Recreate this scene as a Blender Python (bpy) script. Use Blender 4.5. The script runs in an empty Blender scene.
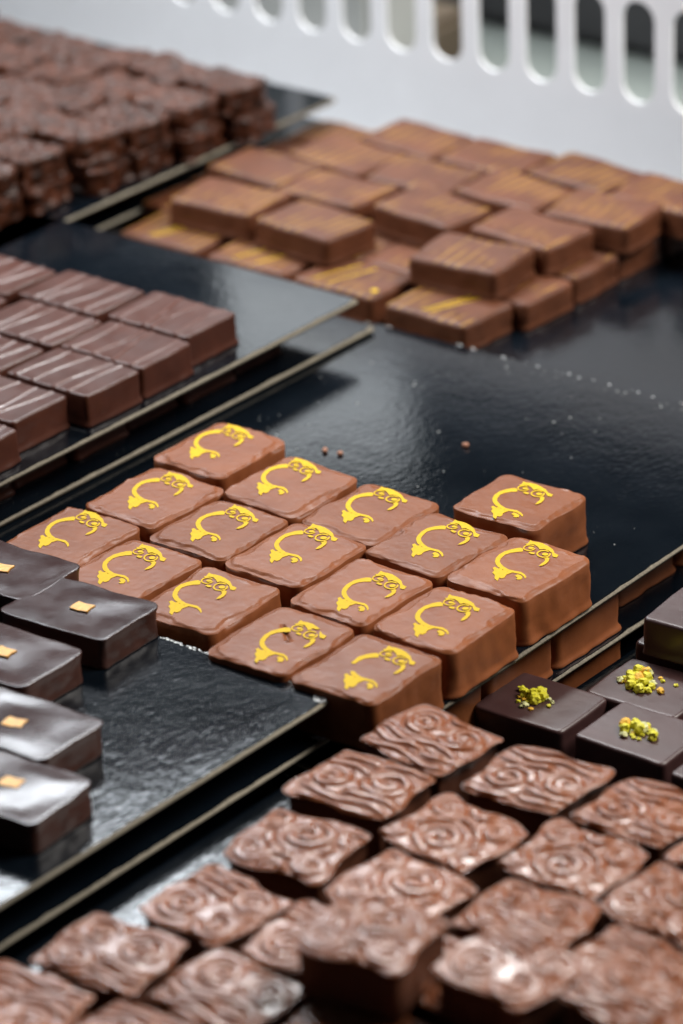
import bpy, bmesh, math, random
from mathutils import Vector, Matrix, noise
MM = 0.001
sc = bpy.context.scene
C = sc.collection
random.seed(7)

# ------------------------------------------------------------------ materials
def mat(name):
    m = bpy.data.materials.new(name); m.use_nodes = True
    nt = m.node_tree; b = nt.nodes['Principled BSDF']
    return m, nt, b
def nd(nt, t, **kw):
    n = nt.nodes.new(t)
    for k, v in kw.items():
        if k.startswith('i_'): n.inputs[k[2:].replace('_', ' ')].default_value = v
        else: setattr(n, k, v)
    return n
def ramp(nt, fac, stops):
    r = nd(nt, 'ShaderNodeValToRGB')
    while len(r.color_ramp.elements) < len(stops): r.color_ramp.elements.new(.5)
    for e, (p, c) in zip(r.color_ramp.elements, stops):
        e.position = p; e.color = (*c, 1) if len(c) == 3 else c
    nt.links.new(fac, r.inputs[0]); return r
def noise_tex(nt, scale, detail=3, rough=.55, obj=True, stretch=None, dist=0.):
    tc = nd(nt, 'ShaderNodeTexCoord'); n = nd(nt, 'ShaderNodeTexNoise')
    n.inputs['Scale'].default_value = scale; n.inputs['Detail'].default_value = detail
    n.inputs['Roughness'].default_value = rough; n.inputs['Distortion'].default_value = dist
    src = tc.outputs['Object']
    if stretch:
        mp = nd(nt, 'ShaderNodeMapping'); mp.inputs['Scale'].default_value = stretch[:3]
        if len(stretch) > 3: mp.inputs['Rotation'].default_value = (0, 0, stretch[3])
        nt.links.new(src, mp.inputs[0]); src = mp.outputs[0]
    # shift the pattern from piece to piece
    oi = nd(nt, 'ShaderNodeObjectInfo'); vm = nd(nt, 'ShaderNodeVectorMath', operation='ADD')
    nt.links.new(src, vm.inputs[0]); nt.links.new(oi.outputs['Random'], vm.inputs[1])
    nt.links.new(vm.outputs[0], n.inputs['Vector'])
    return n
def bump(nt, b, h, strength, dist=.0003, prev=None):
    bp = nd(nt, 'ShaderNodeBump'); bp.inputs['Strength'].default_value = strength
    bp.inputs['Distance'].default_value = dist
    nt.links.new(h, bp.inputs['Height'])
    if prev: nt.links.new(prev.outputs[0], bp.inputs['Normal'])
    nt.links.new(bp.outputs[0], b.inputs['Normal']); return bp

def chocolate(name, c0, c1, r0, r1, bs=.25, spec=.5, scale=90, fine=900, coat=0):
    m, nt, b = mat(name)
    n = noise_tex(nt, scale, 4)
    r = ramp(nt, n.outputs['Fac'], [(.3, c0), (.7, c1)])
    oi = nd(nt, 'ShaderNodeObjectInfo')
    hsv = nd(nt, 'ShaderNodeHueSaturation')
    mr = nd(nt, 'ShaderNodeMapRange'); mr.inputs['To Min'].default_value = .9; mr.inputs['To Max'].default_value = 1.1
    nt.links.new(oi.outputs['Random'], mr.inputs[0]); nt.links.new(mr.outputs[0], hsv.inputs['Value'])
    nt.links.new(r.outputs[0], hsv.inputs['Color']); nt.links.new(hsv.outputs[0], b.inputs['Base Color'])
    n2 = noise_tex(nt, scale*1.7, 3)
    rr = nd(nt, 'ShaderNodeMapRange'); rr.inputs['From Min'].default_value = .3; rr.inputs['From Max'].default_value = .7
    rr.inputs['To Min'].default_value = r0; rr.inputs['To Max'].default_value = r1
    nt.links.new(n2.outputs['Fac'], rr.inputs[0]); nt.links.new(rr.outputs[0], b.inputs['Roughness'])
    b.inputs['Specular IOR Level'].default_value = spec
    b.inputs['Coat Weight'].default_value = coat; b.inputs['Coat Roughness'].default_value = .2
    n3 = noise_tex(nt, 260, 3); bp = bump(nt, b, n3.outputs['Fac'], bs, .0005)
    n4 = noise_tex(nt, fine, 2); bump(nt, b, n4.outputs['Fac'], bs*.6, .00015, bp)
    return m
M = {}
M['milk'] = chocolate('milk_chocolate', (.20,.061,.021), (.255,.084,.031), .34, .5, .22, spec=.22)
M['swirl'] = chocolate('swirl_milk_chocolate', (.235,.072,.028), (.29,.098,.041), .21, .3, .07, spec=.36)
M['dark'] = chocolate('dark_glossy_chocolate', (.042,.020,.019), (.055,.026,.024), .17, .24, .05, spec=.36, coat=0)
M['dark_side'] = chocolate('dark_side_chocolate', (.045,.016,.011), (.065,.022,.014), .35, .5, .25)
M['ridged'] = chocolate('ridged_dark_chocolate', (.060,.020,.013), (.082,.028,.018), .28, .38, .08, spec=.3)
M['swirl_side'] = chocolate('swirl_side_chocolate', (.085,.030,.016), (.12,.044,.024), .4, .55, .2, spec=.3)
M['ridge_highlight'] = chocolate('ridge_highlight_chocolate', (.11,.046,.036), (.15,.068,.055), .3, .42, .12, spec=.4)  # paler ridged chocolate: the highlight along the ridges is put into the colour
M['satin'] = chocolate('satin_dark_chocolate', (.046,.020,.019), (.060,.026,.025), .34, .44, .12)
M['nutty'] = chocolate('nutty_dark_chocolate', (.012,.005,.003), (.09,.026,.011), .34, .5, .5, spec=.25, scale=220)

# caramel brown with thin yellow transfer lines on its top
def caramel():
    m = chocolate('caramel_milk_chocolate', (.088,.029,.013), (.125,.043,.020), .40, .52, .2, spec=.25)
    nt = m.node_tree; b = nt.nodes['Principled BSDF']
    base = b.inputs['Base Color'].links[0].from_socket
    tc = nd(nt, 'ShaderNodeTexCoord'); sp = nd(nt, 'ShaderNodeSeparateXYZ'); nt.links.new(tc.outputs['Object'], sp.inputs[0])
    w = nd(nt, 'ShaderNodeTexWave'); w.wave_type = 'BANDS'; w.bands_direction = 'X'
    w.inputs['Scale'].default_value = 75; w.inputs['Distortion'].default_value = 1.5; w.inputs['Detail'].default_value = 2
    nt.links.new(tc.outputs['Object'], w.inputs[0])
    n = noise_tex(nt, 60, 2)
    mul = nd(nt, 'ShaderNodeMath', operation='MULTIPLY'); nt.links.new(w.outputs['Fac'], mul.inputs[0]); nt.links.new(n.outputs['Fac'], mul.inputs[1])
    th = nd(nt, 'ShaderNodeMapRange'); th.inputs['From Min'].default_value = .44; th.inputs['From Max'].default_value = .56
    nt.links.new(mul.outputs[0], th.inputs[0])
    gt = nd(nt, 'ShaderNodeMath', operation='GREATER_THAN'); gt.inputs[1].default_value = .0086
    nt.links.new(sp.outputs['Z'], gt.inputs[0])
    m2 = nd(nt, 'ShaderNodeMath', operation='MULTIPLY'); nt.links.new(th.outputs[0], m2.inputs[0]); nt.links.new(gt.outputs[0], m2.inputs[1])
    m3 = nd(nt, 'ShaderNodeMath', operation='MULTIPLY'); nt.links.new(m2.outputs[0], m3.inputs[0]); m3.inputs[1].default_value = .38
    mx = nd(nt, 'ShaderNodeMixRGB'); nt.links.new(m3.outputs[0], mx.inputs[0]); nt.links.new(base, mx.inputs[1]); mx.inputs[2].default_value = (.50,.27,.03,1)
    nt.links.new(mx.outputs[0], b.inputs['Base Color'])
    return m
M['caramel'] = caramel()

def plain(name, col, rough, bs=0, scale=300, metal=0, spec=.5, var=.15):
    m, nt, b = mat(name)
    n = noise_tex(nt, scale, 3)
    r = ramp(nt, n.outputs['Fac'], [(.3, tuple(c*(1-var) for c in col)), (.7, tuple(c*(1+var) for c in col))])
    nt.links.new(r.outputs[0], b.inputs['Base Color'])
    b.inputs['Roughness'].default_value = rough; b.inputs['Metallic'].default_value = metal
    b.inputs['Specular IOR Level'].default_value = spec
    if bs: bump(nt, b, n.outputs['Fac'], bs)
    return m
M['yellow'] = plain('yellow_cocoa_butter', (.66,.43,.001), .6, .1, 900, spec=.2, var=.07)
M['orange'] = plain('candied_orange_peel', (.80,.40,.05), .4, .4, 700, var=.25)
M['pistachio_green'] = plain('pistachio_green', (.62,.57,.02), .6, .4, 1500, var=.25)
M['pistachio_gold'] = plain('pistachio_gold', (.75,.42,.03), .6, .4, 1500, var=.2)
M['pistachio_pale'] = plain('pistachio_pale', (.60,.60,.28), .6, .4, 1500)
M['card'] = plain('grey_board_core', (.20,.175,.13), .8, .5, 1200, var=.3)
M['white_plastic'] = plain('white_plastic', (.84,.86,.89), .5, .05, 60, var=.02)
M['riser'] = plain('black_riser', (.012,.009,.008), .5, .1, 90)
M['table'] = plain('table_cloth', (.24,.27,.25), .7, .2, 200, var=.04)
M['far_dark'] = plain('far_dark_crate', (.035,.035,.038), .6, .1, 40)
M['far_brown'] = plain('far_brown', (.12,.09,.06), .6, .1, 40)
M['paper'] = plain('white_paper', (.36,.37,.36), .6, .1, 60, var=.03)
M['crumb'] = plain('crumb', (.36,.16,.09), .6, .4, 900)
M['dust'] = plain('pale_dust', (.30,.31,.30), .7, 0, 900)
M['glint'] = plain('worn_laminate', (.72,.74,.74), .35, .6, 1500, var=.3)

# black laminated card: glossy, slightly wrinkled film, faint dust
def laminate():
    m, nt, b = mat('black_laminate')
    b.inputs['Base Color'].default_value = (.006, .0075, .010, 1)
    n = noise_tex(nt, 22, 4)
    r = ramp(nt, n.outputs['Fac'], [(.35, (.0015,.003,.005)), (.75, (.005,.008,.012))])
    sp = noise_tex(nt, 1400, 2, .6); sm = noise_tex(nt, 45, 3)
    a = nd(nt, 'ShaderNodeMapRange'); a.inputs['From Min'].default_value = .71; a.inputs['From Max'].default_value = .76
    nt.links.new(sp.outputs['Fac'], a.inputs[0])
    a2 = nd(nt, 'ShaderNodeMapRange'); a2.inputs['From Min'].default_value = .45; a2.inputs['From Max'].default_value = .7
    nt.links.new(sm.outputs['Fac'], a2.inputs[0])
    mu = nd(nt, 'ShaderNodeMath', operation='MULTIPLY'); nt.links.new(a.outputs[0], mu.inputs[0]); nt.links.new(a2.outputs[0], mu.inputs[1])
    mx = nd(nt, 'ShaderNodeMixRGB'); nt.links.new(mu.outputs[0], mx.inputs[0]); nt.links.new(r.outputs[0], mx.inputs[1]); mx.inputs[2].default_value = (.20,.21,.20,1)
    nt.links.new(mx.outputs[0], b.inputs['Base Color'])
    rr = nd(nt, 'ShaderNodeMapRange'); rr.inputs['To Min'].default_value = .07; rr.inputs['To Max'].default_value = .16
    nt.links.new(n.outputs['Fac'], rr.inputs[0]); nt.links.new(rr.outputs[0], b.inputs['Roughness'])
    w = noise_tex(nt, 620, 3, .6, stretch=(1, .6, 1, .5)); bp = bump(nt, b, w.outputs['Fac'], .2, .00035)
    w2 = noise_tex(nt, 60, 2); bump(nt, b, w2.outputs['Fac'], .15, .0006, bp)
    return m
M['laminate'] = laminate()

# ------------------------------------------------------------------ helpers
def link(name, me, material, parent=None, loc=(0,0,0), rz=0, smooth=True):
    o = bpy.data.objects.new(name, me); C.objects.link(o)
    if material and not me.materials: me.materials.append(material)
    if smooth:
        for p in me.polygons: p.use_smooth = True
    o.location = Vector(loc)*MM; o.rotation_euler = (0, 0, rz)
    if parent: o.parent = parent
    return o
def tag(o, label, cat, group=None):
    o['label'] = label; o['category'] = cat
    if group: o['group'] = group
    return o
def thing(name, label, cat, loc=(0,0,0), rz=0, group=None, tilt=(0,0)):
    o = bpy.data.objects.new(name, None); C.objects.link(o)
    o.empty_display_size = .01
    o.location = Vector(loc)*MM; o.rotation_euler = (tilt[0], tilt[1], rz)
    return tag(o, label, cat, group)
def from_py(name, vs, fs):
    me = bpy.data.meshes.new(name); me.from_pydata([Vector(v)*MM for v in vs], [], fs); me.update(); return me
def box_mesh(name, x0, x1, y0, y1, z0, z1, bev=.3):
    bm = bmesh.new(); bmesh.ops.create_cube(bm, size=1)
    for v in bm.verts:
        v.co = Vector(((x0+x1)/2+v.co.x*(x1-x0), (y0+y1)/2+v.co.y*(y1-y0), (z0+z1)/2+v.co.z*(z1-z0)))*MM
    if bev: bmesh.ops.bevel(bm, geom=bm.edges[:], offset=bev*MM, segments=2, affect='EDGES')
    me = bpy.data.meshes.new(name); bm.to_mesh(me); bm.free(); return me
def structure(o):
    o['kind'] = 'structure'; return o
def n3(x, y, z): return noise.noise(Vector((x, y, z)))
def sstep(a, b, x):
    t = max(0., min(1., (x-a)/(b-a))); return t*t*(3-2*t)

def outline(L, W, r, N):
    """rounded rectangle, N points by arc length, with outward normals"""
    a, b = L/2-r, W/2-r
    segs = [('l', (L/2, -b), (L/2, b), (1, 0)), ('c', (a, b), 0), ('l', (a, W/2), (-a, W/2), (0, 1)), ('c', (-a, b), 90),
            ('l', (-L/2, b), (-L/2, -b), (-1, 0)), ('c', (-a, -b), 180), ('l', (-a, -W/2), (a, -W/2), (0, -1)), ('c', (a, -b), 270)]
    lens = [math.dist(s[1], s[2]) if s[0] == 'l' else r*math.pi/2 for s in segs]
    T = sum(lens); out = []
    for i in range(N):
        d = T*i/N; k = 0
        while d > lens[k]: d -= lens[k]; k += 1
        s = segs[k]; t = d/lens[k]
        if s[0] == 'l':
            p = (s[1][0]+(s[2][0]-s[1][0])*t, s[1][1]+(s[2][1]-s[1][1])*t); n = s[3]
        else:
            an = math.radians(s[2]+90*t); n = (math.cos(an), math.sin(an)); p = (s[1][0]+r*n[0], s[1][1]+r*n[1])
        out.append((p, n))
    return out

def praline(name, L, W, H, r=3, N=120, inner=26, seed=0, wob=.35, foot=.5, bevel=1.2, top=None, over=0., side=.12, edge=None):
    """dipped chocolate: foot ring, walls, rounded shoulder and a top built from rings running inwards.
    top(x, y, e) gives extra height at a point e mm inside the outline; edge(s) widens the shoulder."""
    rnd = random.Random(seed); sx = rnd.uniform(0, 50)
    ol = outline(L, W, r, N); vs = []; rings = []
    def off(p, n, i, hf=1.): return wob*n3(p[0]*.09+sx, p[1]*.09, 1.7)*2 + hf*wob*.35*n3(p[0]*.35+sx, p[1]*.35, 4)
    # walls
    prof = [(foot*1.0, 0), (foot*1.15, .35), (foot*.75, .9), (foot*.15, 1.5), (0, 2.4)]
    zs = [H*.35, H*.5, H*.65, H*.8]
    prof += [(0, z) for z in zs if z < H-bevel-.3]
    for o_, z in prof:
        ring = []
        for i, (p, n) in enumerate(ol):
            d = o_*(1+.5*n3(p[0]*.2+sx, p[1]*.2, 9)) + off(p, n, i, .03+.97*sstep(.7, .97, z/H))*(.45+.55*z/H) + side*n3(p[0]*.22+sx, p[1]*.22, z*.28)*2.4 - over*sstep(0, 1, min(1, (H-bevel-z)/2.))
            ring.append(len(vs)); vs.append((p[0]+n[0]*d, p[1]+n[1]*d, z))
        rings.append(ring)
    nb = 6
    eds = []
    for k in range(nb+1):
        a = math.pi/2*k/nb; ring = []
        for i, (p, n) in enumerate(ol):
            bw = bevel*(edge(p, n) if edge else 1)
            bh = min(bevel*(1+.5*((edge(p, n) if edge else 1)-1)), H*.5)
            d = off(p, n, i) - bw*(1-math.cos(a)); z = H-bh+bh*math.sin(a)
            x, y = p[0]+n[0]*d, p[1]+n[1]*d
            if top: z += top(x, y, bw*(1-math.cos(a)))*math.sin(a)
            ring.append(len(vs)); vs.append((x, y, z))
            if k == nb: eds.append((x, y, bw))
        rings.append(ring)
    m = min(L, W)/2
    for k in range(1, inner+1):
        s = 1-k/(inner+1) if inner > 12 else 1-(k/(inner+1))**.8
        if inner <= 30 and k <= 6 and inner > 12: pass
        ring = []
        for i, (x0, y0, bw) in enumerate(eds):
            x, y = x0*s, y0*s
            e = bw+(1-s)*m
            z = H+(top(x, y, e) if top else 0)
            ring.append(len(vs)); vs.append((x, y, z))
        rings.append(ring)
    fs = []
    for A, B in zip(rings, rings[1:]):
        for i in range(N):
            j = (i+1) % N; fs.append((A[i], A[j], B[j], B[i]))
    c = len(vs); vs.append((0, 0, H+(top(0, 0, m) if top else 0)))
    for i in range(N): fs.append((rings[-1][i], rings[-1][(i+1) % N], c))
    fs.append(tuple(reversed(rings[0])))
    return from_py(name, vs, fs)

def plates(name, polys, z, t, stack=False):
    """thin flat shapes (x, y outlines in mm) lying at height z, t thick, as one mesh"""
    bm = bmesh.new()
    for pi_, poly in enumerate(polys):
        lift = .012*pi_ if stack else 0
        vv = [bm.verts.new(Vector((x, y, z+t+lift))*MM) for x, y in poly]
        try: f = bm.faces.new(vv)
        except ValueError: continue
        f.normal_update()
        if f.normal.z < 0: f.normal_flip()
        ex = bmesh.ops.extrude_face_region(bm, geom=[f])
        # the copy goes down
        for g in ex['geom']:
            if isinstance(g, bmesh.types.BMVert): g.co.z -= t*MM
    bmesh.ops.triangulate(bm, faces=[f for f in bm.faces if len(f.verts) > 4])
    bmesh.ops.recalc_face_normals(bm, faces=bm.faces[:])
    me = bpy.data.meshes.new(name); bm.to_mesh(me); bm.free(); return me

# ------------------------------------------------------------------ camera
RC = ((0.78489329, 0.6188251, -0.03159143), (0.2433715, -0.35476743, -0.90272387), (-0.5698358, 0.70085346, -0.42905897))
cam = bpy.data.cameras.new('camera'); co = bpy.data.objects.new('camera', cam); C.objects.link(co)
right, down, fwd = [Vector(v) for v in RC]
mw = Matrix((( right.x, -down.x, -fwd.x), (right.y, -down.y, -fwd.y), (right.z, -down.z, -fwd.z))).to_4x4()
mw.translation = Vector((594.675, -743.07, 466.949))*MM
co.matrix_world = mw
cam.sensor_fit = 'VERTICAL'; cam.sensor_height = 36; cam.sensor_width = 24; cam.lens = 3860/1024*36
cam.clip_start = .05; cam.clip_end = 60
cam.dof.use_dof = True; cam.dof.focus_distance = 1.03; cam.dof.aperture_fstop = 10; cam.dof.aperture_blades = 9
sc.camera = co

# ------------------------------------------------------------------ the setting
structure(link('table_top', box_mesh('table_top', -900, 700, -700, 1500, -60, -36, 2), M['table']))

# ------------------------------------------------------------------ boards
def rough_edge(x0, x1, y0, y1, seed, inset=.25, amp=.35, step=3.):
    rnd = random.Random(seed); pts = []
    def run(ax, ay, bx, by, nx, ny):
        n = max(2, int(math.hypot(bx-ax, by-ay)/step))
        for i in range(n):
            t = i/n; d = inset+amp*max(0, rnd.gauss(0, .6))
            pts.append((ax+(bx-ax)*t+nx*d, ay+(by-ay)*t+ny*d))
    c = 1.6
    run(x0+c, y0, x1-c, y0, 0, 1); run(x1, y0+c, x1, y1-c, -1, 0); run(x1-c, y1, x0+c, y1, 0, -1); run(x0, y1-c, x0, y0+c, 1, 0)
    return pts
def board(label, x0, x1, y0, y1, ztop, group, seed, fold=False, t=1.8, span=62, rz=0):
    b = thing('cardboard_tray', label, 'tray', ((x0+x1)/2, (y0+y1)/2, ztop-t), rz, group)
    cx, cy = (x0+x1)/2, (y0+y1)/2
    x0 -= cx; x1 -= cx; y0 -= cy; y1 -= cy
    link('card_core', box_mesh('card_core', x0, x1, y0, y1, 0, t-.25, .45), M['card'], b)
    link('black_film', plates('black_film', [rough_edge(x0+.15, x1-.15, y0+.15, y1-.15, seed)], t-.25, .25), M['laminate'], b, smooth=False)
    link('black_backing', box_mesh('black_backing', x0+.5, x1-.5, y0+.5, y1-.5, -.15, 0.02, 0), M['riser'], b, smooth=False)
    if fold:   # worn, silvery creased film along the near left edge and round its corner
        rnd = random.Random(seed+5); pl = []
        for k in range(fold):
            yy = y1-.15-abs(rnd.gauss(0, .45)); xx = x1-.6-rnd.random()**1.2*span
            if rnd.random() < .25: xx = x1-.4-abs(rnd.gauss(0, 1.2)); yy = y1-rnd.random()*5
            s = rnd.uniform(.15, .55); a = rnd.random()*3
            pl.append([(xx+s*(1+.5*rnd.random())*math.cos(a+q*1.257), yy+.55*s*math.sin(a+q*1.257)) for q in range(5)])
        link('worn_fleck', plates('worn_fleck', pl, t, .09), M['glint'], b, smooth=False)['kind'] = 'stuff'
    return b
G = 'black cardboard trays under the chocolates'
board('black tray under the yellow-scroll milk chocolates, level with them', -104, 65.8, -80.4, 136, 0, G, 1, fold=50, span=165, rz=.019)
board('black tray edge just below the yellow-scroll tray, second in that stack', -104, 64.6, -78, 136, -15.8, G, 2)
board('upper black tray carrying the dark chocolates with orange squares', -190, 54.4, -330, -84, 11.4, G, 3, fold=260)
board('second tray of the stack under the orange-square chocolates', -190, 53.4, -330, -83.4, .2, G, 4, fold=260)
board('lowest black tray showing its corner under the orange-square stack', -190, 55.5, -330, -88, -13, G, 5, fold=60)
board('glossy black tray under the embossed swirl chocolates', 59.5, 330, -330, -80.8, 0, G, 6, fold=120)
board('upper black tray carrying the ridged dark bars', -330, -97, -130, 119.5, 14.4, G, 7)
board('lower black tray beneath the ridged dark bars', -330, -97.5, -130, 128, 2.3, G, 8)
board('upper black tray carrying the nutty dark blocks', -480, -219, 40, 263, 14.4, G, 9)
board('lower black tray beneath the nutty dark blocks', -480, -226.5, 42, 268, 2.3, G, 10)
board('black tray under the striped caramel-brown chocolates', -218, 120, 137.5, 277, -4, G, 11)
board('low black tray under the pistachio-topped dark chocolates', 66.6, 330, -78, 136, -20.5, G, 12)

def riser(label, x0, x1, y0, y1, z1):
    tag(link('display_riser', box_mesh('display_riser', x0, x1, y0, y1, -36, z1, .8), M['riser']), label, 'riser', 'black risers under the trays')
riser('black block carrying the stack of scroll-chocolate trays', -98, 52, -70, 130, -33.8)
riser('black block under the swirl-chocolate tray', 66, 326, -325, -84, -2.3)
riser('black block under the orange-square chocolate trays', -186, 46, -325, -94, -15.4)
riser('black block under the ridged bar trays', -326, -112, -126, 122, .1)
riser('black block under the nutty block trays', -476, -232, 134, 258, .1)
riser('black block under the striped caramel chocolate tray', -212, 116, 142, 270, -6.3)
riser('black block under the pistachio chocolate tray', 70, 326, -72, 130, -22.8)
board('third hidden tray of the scroll-chocolate stack, darkest and lowest', -104, 63.5, -76, 136, -31.6, G, 13)

# ------------------------------------------------------------------ yellow scroll milk chocolates
def un_local(pts, ox, oy, s, z, cx, cy):
    """outline traced on the flat top of one chocolate, turned into mm on that top"""
    out = []
    for u, v in pts:
        x = ox+u/s; y = oy+v/s
        a, b = (x-341.5)/3860, (y-512)/3860
        d = [right[i]*a+down[i]*b+fwd[i] for i in range(3)]
        t = (z-466.949)/d[2]
        out.append((594.675+d[0]*t-cx, -743.07+d[1]*t-cy))
    return out
def ell(cx, cy, rx, ry, n=20, a0=0, a1=360):
    return [(cx+rx*math.cos(math.radians(a0+(a1-a0)*k/n)), cy+ry*math.sin(math.radians(a0+(a1-a0)*k/n))) for k in range(n+(a1-a0 != 360))]
def ring(cx, cy, rx, ry, w, a0, a1):
    o = ell(cx, cy, rx, ry, 18, a0, a1); i = ell(cx, cy, rx-w, ry-w*.6, 18, a0, a1); return o+i[::-1]
arc_a = [(322,160),(305,150),(270,152),(230,160),(170,178),(122,207),(98,238),(92,262),(130,262),(140,237),(170,207),(215,191),(265,184),(318,182)]
arc_b = [(92,262),(97,285),(112,308),(150,332),(195,350),(245,360),(290,372),(312,392),(322,410),(333,398),(322,375),(290,353),(240,343),(195,331),(160,308),(140,285),(130,262)]
leaf_old = [(80,328),(98,345),(112,340),(122,326),(134,350),(152,338),(170,342),(166,360),(200,352),(232,358),(205,372),(180,395),(166,420),(150,400),(132,408),(118,392),(98,395),(72,370),(90,355)]
leaf = [(x+14, y) for x, y in [(53,316),(73,307),(98,324),(125,319),(131,336),(159,331),(166,348),(212,353),(159,372),(142,395),(118,403),(98,397),(81,423),(60,405),(66,376),(49,355),(64,336)]]
curl = [(240,385),(262,372),(285,380),(302,398),(290,415),(262,417),(245,408),(262,400)]
wing = [(342,122),(362,122),(385,95),(405,106),(440,112),(482,124),(520,145),(556,172),(572,203),(605,218),(590,238),(556,232),(548,200),(522,182),(482,168),(452,172),(440,152),(420,133),(385,128),(355,132)]
eye_a = ring(372,156,50,25,11,20,330); pup_a = ell(386,158,22,9,12)
eye_b = ring(480,209,60,31,13,-10,320); pup_b = ell(492,212,27,12,12)
beak = [(358,196),(375,188),(392,194),(412,200),(400,210),(380,207)]
tail = [(512,238),(528,246),(520,268),(495,290),(468,303),(438,308),(458,288),(482,272),(492,258),(480,250)]
def motif_polys(variant):
    P = [arc_a, arc_b, leaf, curl, wing, eye_a, pup_a, eye_b, pup_b, beak, tail]
    if variant == 1:  # worn through on the left of the curve
        P[0] = arc_a[:5]+[(128,212),(112,226),(140,232),(172,210)]+arc_a[-3:]
        P[1] = [(112,308)]+arc_b[3:-2]+[(142,290),(118,288)]
    if variant == 2:  # wing cracked
        P[4] = wing[:7]+[(548,162),(520,166),(482,156)]+wing[14:]
        P.append([(556,182),(572,203),(605,218),(590,238),(556,232),(548,200)])
    if variant == 3: P = P[:3]+P[4:]
    return P
def fine(poly):
    out = []
    for (ax, ay), (bx, by) in zip(poly, poly[1:]+poly[:1]):
        m = max(1, int(math.hypot(bx-ax, by-ay)/7)); out += [(ax+(bx-ax)*q/m, ay+(by-ay)*q/m) for q in range(m)]
    return out
def motif_mesh(v, seed):   # every print a little different: warped, ragged at the rim
    P = []
    for p in motif_polys(v):
        q = un_local(fine(p), 400, 580, 7.589, 14, 56.1, -38.4)
        P.append([(x+.35*n3(x*.12+seed, y*.12, 1)+.07*n3(x*2.2+seed, y*2.2, 5), y+.35*n3(x*.12+seed, y*.12, 7)+.07*n3(x*2.2+seed, y*2.2, 9)) for x, y in q])
    return plates('scroll_motif', P, 0, .06, True)

def film_top(seed, lip=.2):
    """flat printed top whose film edge wanders: a thin raised rim, then a drop to the soft shoulder"""
    rnd = random.Random(seed); s = rnd.uniform(0, 90)
    def f(x, y, e):
        k = min(3.0, 1.5+2.2*max(-.4, n3(x*.085+s, y*.085, 3))+.9*n3(x*.33+s, y*.33, 7))
        d = e-k
        h = lip*math.exp(-(d/.3)**2)*max(0, .25+1.5*n3(x*.25+s, y*.25, 5))
        h -= (.34+.3*n3(x*.1+s, y*.1, 9))*sstep(.1, -.5, d) + .5*sstep(-.3, -3.2, d)
        return h + .04*n3(x*.5+s, y*.5, 2)
    return f
def shoulder(seed, strong):
    def g(p, n):
        v = 1+.5*n3(p[0]*.1+seed, p[1]*.1, 0)
        if strong: v += 1.1*max(0, n[0])*strong+.3*max(0, -n[1])*strong*.5
        return max(.6, min(2.5, v))
    return g
spots = [ # centre x, y, strong shoulder, motif variant, motif shift, label
 (-61.9,10.7,.2,0,(-1.5,0),'yellow-scroll milk chocolate at the far left corner of the block, nearest the ridged bars'),
 (-29.6,3.2,.2,0,(-1,0),'yellow-scroll milk chocolate second from the left in the back row'),
 (-.6,1.4,.2,0,(-1,1),'yellow-scroll milk chocolate third from the left in the back row'),
 (25.6,-3.6,.3,0,(-1,0),'yellow-scroll milk chocolate just in front of the lone one on the bare tray'),
 (52.8,-2.6,1.6,0,(-.5,.5),'yellow-scroll milk chocolate with a fat rounded dripping side at the right tip of the block'),
 (-56.6,-24,.2,0,(0,0),'yellow-scroll milk chocolate at the left end of the middle row'),
 (-28.4,-29.6,.2,0,(-1,0),'yellow-scroll milk chocolate second from the left in the middle row'),
 (-1.2,-29.8,.2,0,(-1,1.5),'yellow-scroll milk chocolate in the very centre of the middle row'),
 (26.6,-37.2,.3,0,(0,0),'yellow-scroll milk chocolate second from the right in the middle row'),
 (54.2,-37.4,1.1,0,(0,0),'yellow-scroll milk chocolate with lumpy outer side at the right end of the middle row'),
 (-58.5,-57,.2,3,(0,-1),'yellow-scroll milk chocolate touching the dark orange-square pieces at far left'),
 (-31.6,-62.2,.2,0,(0,1),'yellow-scroll milk chocolate with a smeared whitish edge behind the dark orange-square piece'),
 (-3.5,-63.9,.2,3,(-1,0),'yellow-scroll milk chocolate third from the left in the front row, above the bare tray'),
 (27.2,-71,.2,2,(0,0),'yellow-scroll milk chocolate with a dented gash inside its scroll'),
 (54.8,-70.8,.3,1,(0,0),'yellow-scroll milk chocolate at the near corner, its scroll broken at the left'),
 (28.8,30.6,.7,0,(0,0),'lone yellow-scroll milk chocolate standing behind the others on the bare black tray')]
GS = 'milk chocolates printed with a yellow scroll'
print_at = [(-61.5,12.7),(-30.6,5.1),(0.4,3.8),(29.2,-2.2),(54.9,-.6),(-54.4,-22.2),(-26.2,-28.9),(-.3,-26.2),(32.4,-38.4),(57.0,-38.2),(-57.6,-54.8),(-30.3,-61.9),(-3.4,-64.6),(33.0,-72.9),(60.4,-71.2),(32.0,29.2)]
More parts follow.
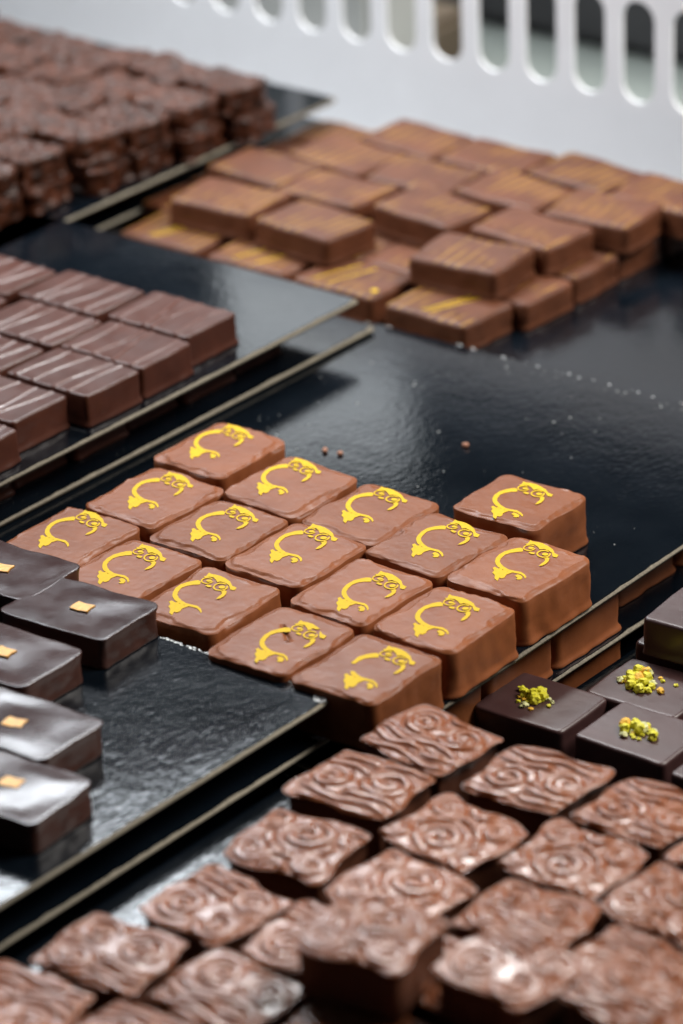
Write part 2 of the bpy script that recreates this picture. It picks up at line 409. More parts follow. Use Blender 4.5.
for k, (x, y, st, var, sh, lab) in enumerate(spots):
    rnd = random.Random(k+100)
    Lx, Wy = (26.4+rnd.uniform(-.4,.4), 31.2+rnd.uniform(-.7,.7))
    if k in (4, 9, 14): Lx = 26.6
    if k == 15: Lx, Wy = 28.5, 27.5
    tilt = (rnd.uniform(-.012,.012), rnd.uniform(-.012,.012))
    t = thing('scroll_chocolate', lab, 'chocolate', (x, y, .05), rnd.uniform(-.035,.035), GS, tilt)
    H = 13.7
    ft = film_top(k*7+3)
    if k == 13:
        base_ft = ft
        def ft(x, y, e, f=base_ft):   # the gash: a short furrow with a raised end
            u = (x+1.5)*.75+(y-3.5)*-.66; v = (x+1.5)*.66+(y-3.5)*.75
            return f(x, y, e) - .7*math.exp(-(v/.55)**2)*sstep(5.2, 4, abs(u)) + .55*math.exp(-((v)/.8)**2-((u-5)/.8)**2)
    link('chocolate_body', praline('scroll_body', Lx, Wy, H, r=3.2, N=200, inner=34, seed=k+11, wob=.55, foot=.4, bevel=.65,
         top=ft, edge=shoulder(k*3.3, st), side=.22), M['milk'], t)
    o = link('scroll_motif', motif_mesh(var, k*5.7+1), M['yellow'], t, (print_at[k][0]-x, print_at[k][1]-y, H+.06), rnd.uniform(-.06,.06), smooth=False)
    o.scale = (.97, .97, 1)

# the layers between the trays, seen edge on
def plain_body(seed, L, W, H, **k): return praline('plain_body', L, W, H, seed=seed, N=110, inner=10, **k)
names = ['milk chocolate under the scroll tray, nearest the swirl pieces','milk chocolate under the scroll tray, between its near and middle ones',
 'broad milk chocolate face under the scroll tray, right below the fat rounded piece','milk chocolate set back under the scroll tray, toward the right frame edge',
 'milk chocolate under the scroll tray at the far right edge of the picture']
lay2 = [(50.2,-46.6),(50.2,-15.6),(50.0,16.5-14.2+13.6),(42.2,54.5),(42.4,86)]
for k, (x, y) in enumerate(lay2):
    o = link('milk_chocolate', plain_body(k+50, 24.6, 29.4 if k != 2 else 30.5, 13.5, r=2.5, bevel=1.2, foot=.7, wob=.4), M['milk'], None, (x, y, -15.75), 0)
    tag(o, names[k], 'chocolate', 'milk chocolates between the scroll trays')
for k, (x, y) in enumerate([(49.6,17.5),(49.2,-14),(48.9,-46)]):
    o = link('milk_chocolate', plain_body(k+60, 24.6, 30, 13.5, r=2.5, bevel=.8, foot=.7, wob=.3), M['milk'], None, (x, y, -31.55), 0)
    tag(o, ['milk chocolate in the bottom layer, its rim showing beside the pistachio pieces','milk chocolate in the bottom layer, just left of the first pistachio piece','milk chocolate in the bottom layer, nearest to the camera'][k], 'chocolate', 'milk chocolates between the scroll trays')
# ------------------------------------------------------------------ dark chocolates with orange squares
def dark_top(seed):
    s = seed*3.1
    def f(x, y, e):
        k = 1.1+.8*n3(x*.1+s, y*.1, 1)
        d = e-k
        return .05*math.exp(-(d/.4)**2)*max(0,n3(x*.2+s,y*.2,8)) + .45*n3(x*.06+s, y*.06, 4)*sstep(0, 6, e)
    return f
GD = 'dark chocolates with an orange square'
dk = [(-19.4,-96.6,.06,'dark chocolate with orange square, first behind, its side touching the milk chocolates'),
      (-18.6,-126.2,.03,'dark chocolate with orange square at the left frame edge, with a white gleam in front'),
      (10.2,-151.4,.05,'dark chocolate with orange square, third from the back, very shiny'),
      (28.6,-175.6,.07,'dark chocolate with orange square, nearest the camera and tray edge'),
      (-51.5,-90.5,.05,'dark chocolate at the left frame edge, behind the other dark ones'),
      (-53,-118,.02,'dark chocolate outside left, hidden mostly by the frame')]
for k, (x, y, rz, lab) in enumerate(dk[:5]):
    t = thing('orange_square_chocolate', lab, 'chocolate', (x, y, 11.5), rz, GD, (0, 0))
    bd = praline('dark_body', 35, 24.6, 8.6, r=2.6, N=200, inner=34, seed=k+201, wob=.5, foot=.1, bevel=.3, top=dark_top(k), over=.5, side=.15)
    bd.materials.append(M['dark']); bd.materials.append(M['dark_side'])
    for p in bd.polygons:
        if p.normal.z < .35: p.material_index = 1
    link('chocolate_body', bd, None, t)
    sq = bmesh.new(); me = plates('orange_square', [[(-2.6,-1.9),(0,-2.2),(2.7,-1.8),(2.4,.2),(2.7,2.1),(0,1.8),(-2.4,2.2),(-2.8,0)]], 0, .35)
    link('orange_square', me, M['orange'], t, (rnd.uniform(-1,1), rnd.uniform(-1,1), 8.65), rnd.uniform(-.3,.3), smooth=False)

# ------------------------------------------------------------------ ridged dark bars
def ridge_top(seed):
    rnd = random.Random(seed)
    lines = [(rnd.uniform(-1.8, 1.8)+c, rnd.uniform(-.12, .12), rnd.uniform(.3, .55), rnd.random()*9) for c in (-10, -2.5, 4.5, 10.5)]
    def f(x, y, e):
        h = .08*n3(x*.1+seed, y*.1, 3)
        for c, sl, a, ph in lines:
            d = x-(c+sl*y+.9*math.sin(y*.16+ph)); h = max(h, h+a*math.exp(-(d/.45)**2))
        return h
    f.lines = lines
    return f
rid = [ridge_top(k*5+1) for k in range(4)]
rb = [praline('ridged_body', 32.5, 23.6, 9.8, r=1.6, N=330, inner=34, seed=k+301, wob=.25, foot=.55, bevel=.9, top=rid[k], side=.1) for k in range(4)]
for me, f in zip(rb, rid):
    me.materials.append(M['ridged']); me.materials.append(M['ridge_highlight'])
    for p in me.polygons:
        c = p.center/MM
        if p.normal.z > .15 and c.z > 7 and any(abs(c.x-(q[0]+q[1]*c.y+.9*math.sin(c.y*.16+q[3]))) < .27 for q in f.lines): p.material_index = 1  # ridge crests take the painted highlight
GR = 'ridged dark bars on the left tray'
rows = [(60.5,'back row'),(35.2,'second row'),(10.3,'third row'),(-15.2,'fourth row'),(-41,'fifth row')]
cnt = 0
for ri, (y, rn) in enumerate(rows):
    for ci in range(5):
        x = -120.8-34.2*ci + [(-1.5,0),( 3.5,2.5),(3.5,1)][ri % 3][0]*(1 if ci < 2 else .5) + random.uniform(-.6,.6)
        if ri == 0: x = -121.8-34.2*ci
        yy = y-2.6*ci+random.uniform(-.7,.7)
        if ri >= 3 and ci > 1 or ri >= 4 and ci > 0: continue
        if ri == 0 and ci > 3: continue
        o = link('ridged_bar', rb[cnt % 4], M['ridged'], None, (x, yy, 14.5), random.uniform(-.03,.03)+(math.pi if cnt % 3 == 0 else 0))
        tag(o, 'ridged dark bar, %s, %s from the tray edge' % (rn, ['first','second','third','fourth','fifth'][ci]), 'chocolate', GR)
        cnt += 1
pb = [plain_body(k+70, 32.5, 23, 9.6, r=1.6, bevel=.9, foot=.55, wob=.25) for k in range(2)]
for k in range(6):
    y = 88-24.6*k
    o = link('ridged_bar', pb[k % 2], M['ridged'], None, (-104-20.5+(.8 if k % 2 else -.8), y-3.4, 2.35), 0)
    tag(o, 'dark bar pressed under the upper left tray, %s from the back' % ['first','second','third','fourth','fifth','sixth'][k], 'chocolate', 'dark bars between the left trays')

# ------------------------------------------------------------------ pistachio dark chocolates
GP = 'dark chocolates topped with pistachio crumbs'
def crumb_mesh(seed, r):
    bm = bmesh.new(); bmesh.ops.create_icosphere(bm, subdivisions=2, radius=1)
    for v in bm.verts:
        n = v.co.normalized(); q = 1+.55*n3(n.x*1.6+seed, n.y*1.6, n.z*1.6)+.2*n3(n.x*4+seed, n.y*4, n.z*4)
        v.co = Vector((n.x*r*q*1.15, n.y*r*q, n.z*r*q*.8))*MM
    me = bpy.data.meshes.new('pistachio_crumb'); bm.to_mesh(me); bm.free(); return me
cm = {c: [crumb_mesh(k*3+i*17, r) for k, r in enumerate((.6, 1.0, 1.45))] for i, c in enumerate(('pistachio_green','pistachio_gold','pistachio_pale'))}
def satin_top(seed):
    return lambda x, y, e: .10*n3(x*.08+seed, y*.08, 4)
sb = [praline('satin_body', 27.8, 23.6, 10.7, r=2.0, N=120, inner=16, seed=k+401, wob=.25, foot=.3, bevel=1.0, top=satin_top(k*4), side=.1) for k in range(3)]
ps = [(79.0,-28.2,-20.45,.03,'cluster',( -2.5,.5),'first pistachio-topped dark chocolate, beside the stacked scroll trays'),
      (108.2,-25.0,-20.45,.0,'heap',(-1.5,-.5),'second pistachio-topped dark chocolate, a round heap of crumbs in its middle'),
      (97.2,2.0,-20.45,.04,'spread',(-3,0),'pistachio-topped dark chocolate with crumbs spread widely over its top'),
      (92.0,30.5,-20.45,.03,None,None,'dark chocolate mostly hidden in the lower layer behind the widely crumbed piece'),
      (97.5,25.5,-9.3,.08,'few',(2,-5),'topmost dark chocolate of the pistachio tray, cut by the right frame edge'),
      (137.5,-26,-20.45,.0,None,None,'dark chocolate at the right frame edge, in front of the pistachio tray'),
      (126,2.5,-20.45,.0,'few',(0,0),'dark chocolate at the right frame edge beside the widely crumbed piece'),
      (121,30.5,-20.45,.0,None,None,'dark chocolate beneath the topmost pistachio piece, to its right')]
for k, (x, y, z, rz, kind, c0, lab) in enumerate(ps):
    if k == 0: x -= 3.6; y += 3.2
    elif k == 1: x -= 2; y += 1.5
    elif k in (2, 3, 4): x -= 2.4; y -= (4, 2, 1.7)[k-2]
    t = thing('pistachio_chocolate', lab, 'chocolate', (x, y, z), rz, GP)
    link('chocolate_body', sb[k % 3], M['satin'], t)
    rnd = random.Random(k+500)
    n = {'cluster': 38, 'heap': 34, 'spread': 50, 'few': 9, None: 0}[kind]
    for q in range(n):
        sx_, sy_ = {'cluster': (2.2, 2.6), 'heap': (2.2, 2.0), 'spread': (5.2, 3.6), 'few': (3, 1.6)}[kind]
        px, py = c0[0]+rnd.gauss(0, sx_*.8), c0[1]+rnd.gauss(0, sy_*.8)
        if q % 4 == 0: px += rnd.uniform(-3, 5); py += rnd.uniform(-2, 2)
        if kind == 'spread' and q < 30: px = -6+rnd.gauss(0, 1.8); py = 2.5+rnd.gauss(0, 3.2)
        px = max(-11.5, min(11.5, px)); py = max(-9.5, min(5 if kind == 'spread' else 9.5, py))
        col = rnd.choices(['pistachio_green','pistachio_gold','pistachio_pale'], [.74,.13,.13] if kind != 'few' else [.2,.1,.7])[0]
        sz = 0 if (q % 3 == 0 or kind == 'few') else rnd.choice((0,1,1,2))
        d = math.hypot((px-c0[0])/sx_, (py-c0[1])/sy_)
        zz = 10.9+(1.5*max(0, 1-d)*rnd.random() if kind in ('heap','cluster') else 0)+.35*sz
        o = link('pistachio_crumb', cm[col][sz], M[col], t, (px, py, zz), rnd.random()*6, smooth=False)

# ------------------------------------------------------------------ embossed swirl milk chocolates
from mathutils import kdtree
def swirl_curves(variant):
    rnd = random.Random(variant*13+2); cv = []
    def spiral(cx, cy, R, d, a0, turns=1.75, tail=None):
        n = 90; pts = []
        for k in range(n+1):
            t = k/n; r = .5+(R-.5)*t**.85; a = a0+d*turns*2*math.pi*t
            pts.append((cx+r*math.cos(a)*1.05, cy+r*math.sin(a)))
        cv.append(pts)
    def wave(x0, x1, y, am, ph, sl=0.):
        cv.append([(x0+(x1-x0)*k/60, y+am*math.sin((x0+(x1-x0)*k/60)*.36+ph)+sl*(x0+(x1-x0)*k/60)) for k in range(61)])
    def arc(cx, cy, r, a0, a1):
        cv.append([(cx+r*math.cos(math.radians(a0+(a1-a0)*k/50)), cy+r*math.sin(math.radians(a0+(a1-a0)*k/50))) for k in range(51)])
    if variant == 0:
        spiral(-6.4, 5.6, 5.0, 1, .5); spiral(6.4, 5.0, 5.2, -1, 2.2)
        wave(-14, 13, -2.6, .9, 0); wave(-14, 1, -6.2, 1.0, 1.2, -.05); wave(3.5, 14, -5.9, .7, 2.5); wave(-12, 13, -9.7, .8, 2.2); arc(0, 12.3, 2.2, 180, 360)
    elif variant == 1:
        spiral(-7, -5.2, 4.9, -1, 1.1); spiral(5.6, 4.2, 5.6, 1, 4.0); arc(-7, 6.8, 4.3, 20, 300); arc(-7, 6.8, 1.3, 0, 340)
        wave(0, 14, -4.2, .7, 1.4); wave(-.5, 13.5, -7.7, .8, 2.4, .05); wave(-1, 12, -11.0, .5, 0)
        arc(-13.5, 1.2, 3, -60, 60)
    elif variant == 2:
        spiral(0, 4.6, 5.8, 1, 3.3); spiral(8.2, -6.4, 4.3, -1, .3); spiral(-8.2, -6.6, 4.4, 1, 2.0)
        arc(0, 4.6, 9.0, 200, 250); arc(0, 4.6, 9, 292, 345); arc(-11.5, 7.5, 3.2, -70, 110); arc(11.5, 7.8, 3.2, 60, 250); arc(0, -11.5, 3.1, 20, 160); wave(-2.5, 2.5, -5.3, .2, 0)
    else:
        spiral(-5.6, -3.2, 5.6, -1, 5.0); spiral(8.2, 1.2, 4.6, 1, 1.0)
        wave(-13, 12, 8.2, 1.0, .4); wave(-13, 1.5, 4.6, .7, .9); wave(-12, 11, 11.6, .6, 1.4); wave(2, 13.5, -5.6, .8, 2.2); wave(1.5, 13, -9.2, .7, 3); wave(-12, -1, -10.9, .5, 1.0)
    out = []
    for li, pts in enumerate(cv):
        fade = rnd.uniform(0, 6)
        for k in range(len(pts)-1):
            (ax, ay), (bx, by) = pts[k], pts[k+1]
            m = max(1, int(math.hypot(bx-ax, by-ay)/.12))
            for q in range(m):
                t = (k+q/m)/(len(pts)-1); x, y = ax+(bx-ax)*q/m, ay+(by-ay)*q/m
                out.append((x+.5*n3(x*.25+variant*7, y*.25, 1), y+.5*n3(x*.25+variant*7, y*.25, 6), (.78+.22*math.sin(t*9+fade))*min(1, t*9+.35, (1-t)*9+.35)))
    return out
def swirl_top(variant):
    cv = swirl_curves(variant); kd = kdtree.KDTree(len(cv)); s = variant*9.3
    for i, (x, y, wgt) in enumerate(cv): kd.insert((x, y, 0), i)
    kd.balance()
    def f(x, y, e):
        _, i, d = kd.find((x, y, 0)); wgt = cv[i][2]
        # raised bands: each curve is a soft band with a thin groove running along both its sides
        q = d/1.5
        h = .42*wgt*math.exp(-(d/1.0)**4) - .42*math.exp(-((d-1.38)/.34)**2) + .12
        h += .55*(1-((x/14.5)**2+(y/13.)**2)*.55) - .55
        h -= .35*sstep(1.0, 0, e)
        h += .16*n3(x*.3+s, y*.3, 6)
        return h
    return f
def scallop(seed):
    def g(p, n): return 1+.35*n3(p[0]*.3+seed, p[1]*.3, 2)
    return g
sw = []
for v in range(4):
    me = praline('swirl_body', 28.2, 25.2, 13.0, r=2.4, N=260, inner=80, seed=v+601, wob=1.15, foot=.2, bevel=.5, top=swirl_top(v), over=1.5, side=.2, edge=scallop(v*5))
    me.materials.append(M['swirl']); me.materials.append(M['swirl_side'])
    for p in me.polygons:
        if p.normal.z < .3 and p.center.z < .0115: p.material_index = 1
    sw.append(me)
GW = 'milk chocolates embossed with swirls'
S1 = [(89.0,-90.3,0,'swirl chocolate at the back corner, touching the yellow-scroll pieces'),
 (89.0,-117.2,0,'swirl chocolate in the left row, second from the back, beside the tray corners'),
 (94.6,-148.2,0,'swirl chocolate in the left row, third from the back, beside the bare shiny tray strip'),
 (96.0,-179.6,0,'blurred swirl chocolate in the left row, fourth from the back'),
 (90.0,-209.0,0,'blurred swirl chocolate in the left row, near the bottom left of the picture'),
 (87.0,-236.5,0,'blurred swirl chocolate at the bottom left corner of the picture'),
 (121.3,-90.6,0,'swirl chocolate in front of the first two pistachio pieces'),
 (120.4,-122.5,0,'swirl chocolate in the second row from the left, below the one facing the pistachio pieces'),
 (126.4,-150.5,0,'swirl chocolate half covered by the raised one at bottom centre'),
 (125.0,-178.6,0,'swirl chocolate just left of the raised bottom centre one, partly under it'),
 (121.8,-206.5,0,'swirl chocolate at bottom, third from the left frame edge'),
 (117.5,-234.0,0,'swirl chocolate cut by the bottom frame edge, left part'),
 (152.0,-88.6,0,'swirl chocolate just below the pistachio tray, third from the back corner'),
 (150.2,-116.0,0,'swirl chocolate right of centre, between two dark gaps'),
 (157.0,-143.0,0,'swirl chocolate behind the second raised one'),
 (155.5,-172.0,0,'swirl chocolate underneath the raised ones at bottom centre'),
 (154.0,-203.0,0,'swirl chocolate at the bottom edge, in front of the raised ones'),
 (182.0,-91.0,0,'swirl chocolate at the right frame edge, farthest back'),
 (180.5,-119.5,0,'swirl chocolate at the right frame edge, second from the back'),
 (187.5,-147.0,0,'swirl chocolate at the right frame edge, third from the back'),
 (186.0,-176.0,0,'swirl chocolate underneath the raised ones at the bottom right'),
 (184.0,-205.0,0,'swirl chocolate below the bottom frame edge, right part'),
 (212.0,-122.0,0,'swirl chocolate just outside the right frame edge, back'),
 (217.0,-151.0,0,'swirl chocolate just outside the right frame edge, front'),
 (146.5,-186.6,13.9,'raised swirl chocolate on the second layer at bottom centre, with a dark front side'),
 (178.6,-178.5,13.9,'raised swirl chocolate on the second layer, right of the bottom centre one'),
 (207.5,-173.5,13.9,'raised swirl chocolate on the second layer at the bottom right corner')]
for k, (x, y, z, lab) in enumerate(S1):
    if lab.startswith('swirl chocolate just outside') or 'below the bottom frame' in lab: 
        if x > 205: continue
    rnd = random.Random(k+700)
    o = link('swirl_chocolate', sw[(k*3+k//4) % 4], M['swirl'], None, (x, y, z+.05), rnd.uniform(-.14,.14)+(math.pi if k % 2 else 0))
    o.rotation_euler[0] = rnd.uniform(-.03,.03); o.rotation_euler[1] = rnd.uniform(-.03,.03)
    tag(o, lab, 'chocolate', GW)

# ------------------------------------------------------------------ striped caramel chocolates, two layers
cb = [praline('caramel_body', 33.2, 24.8, 9.1, r=2.2, N=110, inner=12, seed=k+801, wob=.6, foot=.5, bevel=1.9, side=.15) for k in range(4)]
cb_top = [(-188.6,167),(-150.8,165.5),(-91.5,170.5),(-197,195.5),(-163,192.5),(-126.5,196.5),(-88.5,198.5),(-181,220),(-147,219),(-113,224),(-79,226),(-171,246),(-137,246),(-103,250.5),(-69.5,249),(-35,246)]
rown = ['front row','second row','third row','fourth row','back row']
def row_of(y, e): return rown[sum(y > t for t in e)]
GC = 'caramel-brown chocolates stacked in two layers'
for k, (x, y) in enumerate(cb_top):
    o = link('caramel_chocolate', cb[k % 4], M['caramel'], None, (x, y, 5.35), random.uniform(-.1,.1)+(math.pi if k % 2 else 0))
    o.rotation_euler[0] = random.uniform(-.03,.03); o.rotation_euler[1] = random.uniform(-.02,.02)
    r = row_of(y, (180, 208, 234, 262)); col = sum(1 for (a, b) in cb_top if row_of(b, (180,208,234,262)) == r and a < x)
    tag(o, 'caramel-brown chocolate, upper layer, %s, %s from the left' % (r, ['first','second','third','fourth','fifth'][col]), 'chocolate', GC)
k = 0
for ri, y in enumerate((150, 175.5, 201, 226.5, 252)):
    for ci, x in enumerate((-200, -166, -131.5, -97.0 if ri else -85.5, -80)):
        if ri == 0 and ci == 4: continue
        if ri == 0: x = (-197,-160.5,-124.5,-85.5)[ci]
        elif ci == 3: x = -114.5
        elif ci < 3: x -= 16*(1 if ci else .6)
        k += 1
        z = -3.95
        if ri == 0 and ci < 3: y0 = 151.5
        else: y0 = y
        o = link('caramel_chocolate', cb[(k*3) % 4], M['caramel'], None, (x+random.uniform(-.8,.8), y0, z), random.uniform(-.04,.04)+(math.pi if k % 2 else 0))
        if ri == 0 or (ri == 1 and ci == 0):
            r2 = random.Random(ci+40); ln = []
            for c in ((-3, -.5), (-6.5, 2.5), (-2, 4))[ci % 3]:
                pts = [(c+.5*q+.3*n3(q*.5, ci, 1), -9+18*q/12) for q in range(13)]
                ln.append([(x_-.28, y_) for x_, y_ in pts]+[(x_+.28+.15*n3(y_, 3, 1), y_) for x_, y_ in pts[::-1]])
            if ci == 2: ln.append([(-13+1.2*math.cos(q*.7), 6+1.2*math.sin(q*.7)) for q in range(9)])
            link('gold_stripe', plates('gold_stripe', ln, 9.16, .06), M['yellow'], o, smooth=False)
        tag(o, 'caramel-brown chocolate, bottom layer on the tray, %s, %s from the left' % (rown[ri], ['first','second','third','fourth','fifth'][ci]), 'chocolate', GC)

# ------------------------------------------------------------------ nutty dark blocks, two layers
def nut_top(seed):
    def f(x, y, e):
        v = noise.voronoi(Vector((x*.2+seed, y*.2, seed)))[0]
        return 1.5*(.5-v[0])+.8*n3(x*.3+seed, y*.3, 3)+.4*n3(x*.8+seed, y*.8, 5)
    return f
nb = [praline('nutty_body', 24, 21, 11.0, r=2.6, N=120, inner=26, seed=k+901, wob=1.2, foot=.6, bevel=1.5, top=nut_top(k*11.3), side=.8) for k in range(4)]
GN = 'nutty dark blocks stacked on the far left tray'
num = ['first','second','third','fourth','fifth','sixth','seventh','eighth']
for ri in range(8):
    y = 214-21.9*ri
    for ci in range(7):
        for lay in range(2):
            if lay == 1 and (ri, ci) in ((2, 3), (5, 1)): continue
            if lay == 0 and ci > 1 and not (ri, ci) in ((2, 3),): continue
            if ri > 5 and ci > 3: continue
            rr = random.Random(ri*50+ci*7+lay)
            x = -228-.14*(214-y)-25.5*ci+rr.uniform(-1.6,1.6)-(1.5 if lay else 0)
            o = link('nutty_block', nb[(ri*2+ci+lay) % 4], M['nutty'], None, (x, y+rr.uniform(-2,2), 14.9+8.9*lay+rr.uniform(0, 1.0)*lay), rr.choice((0, math.pi))+rr.uniform(-.2,.2))
            o.scale[2] = .8; o.rotation_euler[0] = rr.uniform(-.07,.07)*lay; o.rotation_euler[1] = rr.uniform(-.07,.07)*lay
            tag(o, 'rough nutty dark block, %s layer, %s row from the back, %s from the right' % (('lower','upper')[lay], num[ri], num[ci]), 'chocolate', GN)
for k in range(2):
    o = link('nutty_block', nb[k], M['nutty'], None, (-262-4*k, 150+40*k, 2.4), 0)
    o.scale = (1, 1, .82)
    tag(o, ['nutty dark block hidden under the upper far left tray, front','nutty dark block hidden under the upper far left tray, back'][k], 'chocolate', GN)

# ------------------------------------------------------------------ slotted white plastic wall
bmw = bmesh.new()
pitch, wd, z0, z1 = 20.55, 13.6, 20., 56.5
X0 = -117.8+pitch*5; nslots = 22; Y = 303; TH = 1.4; BOT, TOP = -36, 98
def wall_mesh():
    vs, fs = [], []
    nseg = 12
    def V(x, z, back): vs.append((x, Y+(TH if back else 0), z)); return len(vs)-1
    xl = X0+pitch/2-pitch*nslots; 
    for s in range(nslots):
        cx = X0-pitch*s; a, b = cx-pitch/2, cx+pitch/2; r = wd/2
        loop = []
        for k in range(nseg+1):
            t = math.pi*k/nseg; loop.append((cx+r*math.cos(t), z1-r+r*math.sin(t)))
        for k in range(nseg+1):
            t = math.pi+math.pi*k/nseg; loop.append((cx+r*math.cos(t), z0+r+r*math.sin(t)))
        n = len(loop)
        def outer(x, z):
            # matching point on the cell's rectangle
            if z >= z1-r:
                t = math.atan2(z-(z1-r), x-cx); h = pitch/2; H_ = TOP-(z1-r)
                k = min(h/max(abs(math.cos(t)), 1e-6), H_/max(abs(math.sin(t)), 1e-6)); return cx+k*math.cos(t), z1-r+k*math.sin(t)
            t = math.atan2(z-(z0+r), x-cx); h = pitch/2; H_ = (z0+r)-BOT
            k = min(h/max(abs(math.cos(t)), 1e-6), H_/max(abs(math.sin(t)), 1e-6)); return cx+k*math.cos(t), z0+r+k*math.sin(t)
        fi = [V(x, z, 0) for x, z in loop]; bi = [V(x, z, 1) for x, z in loop]
        fo = [V(*outer(x, z), 0) for x, z in loop]; bo = [V(*outer(x, z), 1) for x, z in loop]
        for k in range(n):
            j = (k+1) % n
            fs.append((fi[k], fi[j], fo[j], fo[k])); fs.append((bi[j], bi[k], bo[k], bo[j])); fs.append((fi[j], fi[k], bi[k], bi[j]))
        # corner fillers
        for (sx_, top_) in ((1, 1), (-1, 1), (-1, 0), (1, 0)):
            x = cx+sx_*pitch/2; zc = TOP if top_ else BOT
            for back in (0, 1):
                cand = (fo if not back else bo)
                c = V(x, zc, back)
                on_side = [i for i in cand if abs(vs[i][0]-x) < 1e-4 and ((vs[i][2] > (z0+z1)/2) == bool(top_))]
                on_cap = [i for i in cand if abs(vs[i][2]-zc) < 1e-4]
                if on_side and on_cap:
                    p = (max if top_ else min)(on_side, key=lambda i: vs[i][2]); q = min(on_cap, key=lambda i: abs(vs[i][0]-x))
                    fs.append((p, c, q))
    return from_py('wall_panel', vs, fs)
wt = thing('slotted_wall', 'white plastic wall with a row of upright rounded slots behind all the trays', 'wall')
wp = wall_mesh()
bmm = bmesh.new(); bmm.from_mesh(wp); bmesh.ops.remove_doubles(bmm, verts=bmm.verts[:], dist=1e-6); bmesh.ops.recalc_face_normals(bmm, faces=bmm.faces[:]); bmm.to_mesh(wp); bmm.free()
link('slotted_panel', wp, M['white_plastic'], wt, smooth=False)
xa, xb = X0+pitch/2-pitch*nslots, X0+pitch/2
link('top_rim', box_mesh('top_rim', xa, xb, Y-2.5, Y+TH+2.5, TOP, TOP+7, 1.2), M['white_plastic'], wt, smooth=False)
link('floor_panel', box_mesh('floor_panel', xa, xb, 150, Y-.2, -35.8, -33, .5), M['white_plastic'], wt, smooth=False)

# things behind the wall, seen through its slots
tag(link('dark_crate', box_mesh('dark_crate', -420, 120, 476, 640, -35.9, 160, 6), M['far_dark'], None, smooth=False), 'dark crate standing behind the slotted white wall, seen through its slots', 'crate')
tag(link('paper_box', box_mesh('paper_box', -400, -256, 330, 372, -35.9, 70, 3), M['paper'], None, smooth=False), 'pale paper box right behind the left slots of the white wall', 'box')
tag(link('brown_parcel', box_mesh('brown_parcel', -318, -288, 400, 440, -35.9, -13, 3), M['far_brown'], None, smooth=False), 'small brown parcel on the cloth behind the white wall', 'parcel')

# ------------------------------------------------------------------ crumbs
def rough_lump(seed, r):
    bm = bmesh.new(); bmesh.ops.create_icosphere(bm, subdivisions=2, radius=1)
    for v in bm.verts:
        n = v.co.normalized(); q = 1+.5*n3(n.x*1.7+seed, n.y*1.7, n.z*1.7); v.co = Vector((n.x*r*q, n.y*r*q*.8, n.z*r*q*.6))*MM
    me = bpy.data.meshes.new('chocolate_crumb'); bm.to_mesh(me); bm.free(); return me
for k, (x, y, r, lab) in enumerate([(-22.8,74.9,1.2,'largest chocolate crumb alone on the bare black tray'),(-49.8,49.8,1.0,'chocolate crumb behind the far left scroll pieces, right one of a pair'),(-54.7,48.9,1.1,'chocolate crumb behind the far left scroll pieces, left one of a pair'),(-8,32,.7,'tiny chocolate crumb left of the lone scroll piece'),(58.5,20,.45,'tiny pale crumb right of the lone scroll piece')]):
    tag(link('chocolate_crumb', rough_lump(k*3.3, r), M['crumb'], None, (x, y, .05+r*.5), k), lab, 'crumb', 'crumbs on the bare tray')
rnd = random.Random(77); pl = []
for k in range(110):
    x, y = rnd.uniform(-96, 63), rnd.uniform(40, 134)
    if rnd.random() < .35: y = 134-abs(rnd.gauss(0, 3)); x = rnd.uniform(-70, 63)
    if rnd.random() < .12: x = -60+rnd.gauss(0, 6); y = 112+rnd.gauss(0, 6)
    s = rnd.choice((.1,.14,.18,.25,.4)) ; a = rnd.random()*6
    pl.append([(x+s*rnd.uniform(.6,1.4)*math.cos(a+q*1.047), y+s*rnd.uniform(.6,1.4)*math.sin(a+q*1.047)) for q in range(6)])
d = link('dust_specks', plates('dust_specks', pl, .01, .1), M['dust'], None, smooth=False)
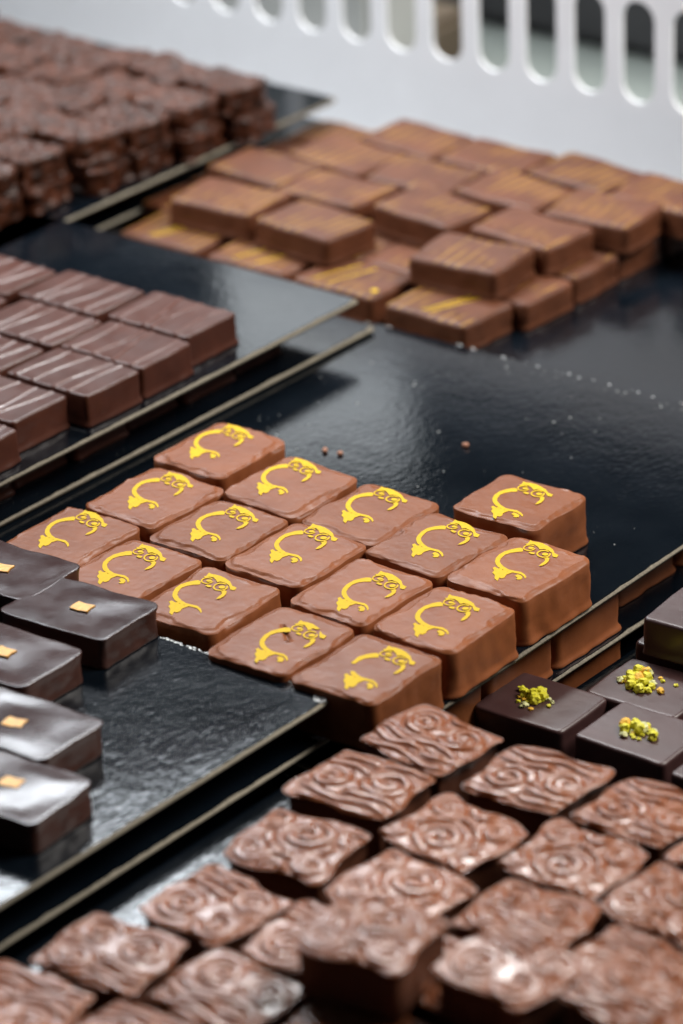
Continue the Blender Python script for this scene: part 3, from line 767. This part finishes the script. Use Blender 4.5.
tag(d, 'pale dust specks scattered over the bare part of the black scroll tray', 'dust'); d['kind'] = 'stuff'

# ------------------------------------------------------------------ light
w = bpy.data.worlds.new('World'); sc.world = w; w.use_nodes = True
bg = w.node_tree.nodes['Background']; bg.inputs[0].default_value = (.62,.78,1,1); bg.inputs[1].default_value = .025
def area(name, direction, dist, sx_, sy_, power, col, target=(0, -20, 0)):
    l = bpy.data.lights.new(name, 'AREA'); l.shape = 'RECTANGLE'; l.size = sx_; l.size_y = sy_; l.energy = power; l.color = col
    o = bpy.data.objects.new(name, l); C.objects.link(o)
    t = Vector(target)*MM; d_ = Vector(direction).normalized(); o.location = t+d_*dist
    o.rotation_euler = d_.to_track_quat('Z', 'Y').to_euler()
    return o
fh = Vector((fwd.x, fwd.y, 0)).normalized(); rh = Vector((right.x, right.y, 0)).normalized()
def dirn(az, el):   # azimuth from the view direction, positive to the right
    a, e = math.radians(az), math.radians(el)
    return (fh*math.cos(a)+rh*math.sin(a))*math.cos(e)+Vector((0, 0, math.sin(e)))
area('key_lamp', dirn(80, 48), 1.2, .55, .55, 19.5, (1, .95, .89))
area('window_lamp', dirn(-8, 36), 1.1, .44, .12, 5.0, (.88, .94, 1), target=(40, -170, 0))
area('glint_lamp', dirn(6, 42), 1.1, .12, .07, 3.8, (1, .98, .95), target=(80, -150, 0))  # small bright lamp added to give point glints on the swirl tops
sd = area('far_window_lamp', (-.64, .77, 0), .1, .07, .09, .045, (.9, .96, 1), target=(0, 0, 0))
sd.location = Vector((-300, 345, 132))*MM; sd.rotation_euler = (Vector((-300, 345, 132))-Vector((-90, 95, 5))).to_track_quat('Z', 'Y').to_euler()
wl = area('wall_fill', (-.35, -.55, .75), .6, .3, .3, .9, (.97, .98, 1), target=(-170, 303, 20)); wl.data.spread = math.radians(75)  # fill light added out of view to brighten the white wall

# ------------------------------------------------------------------ render
sc.render.engine = 'CYCLES'
sc.view_settings.view_transform = 'Standard'; sc.view_settings.look = 'None'
sc.view_settings.exposure = 0; sc.view_settings.gamma = 1
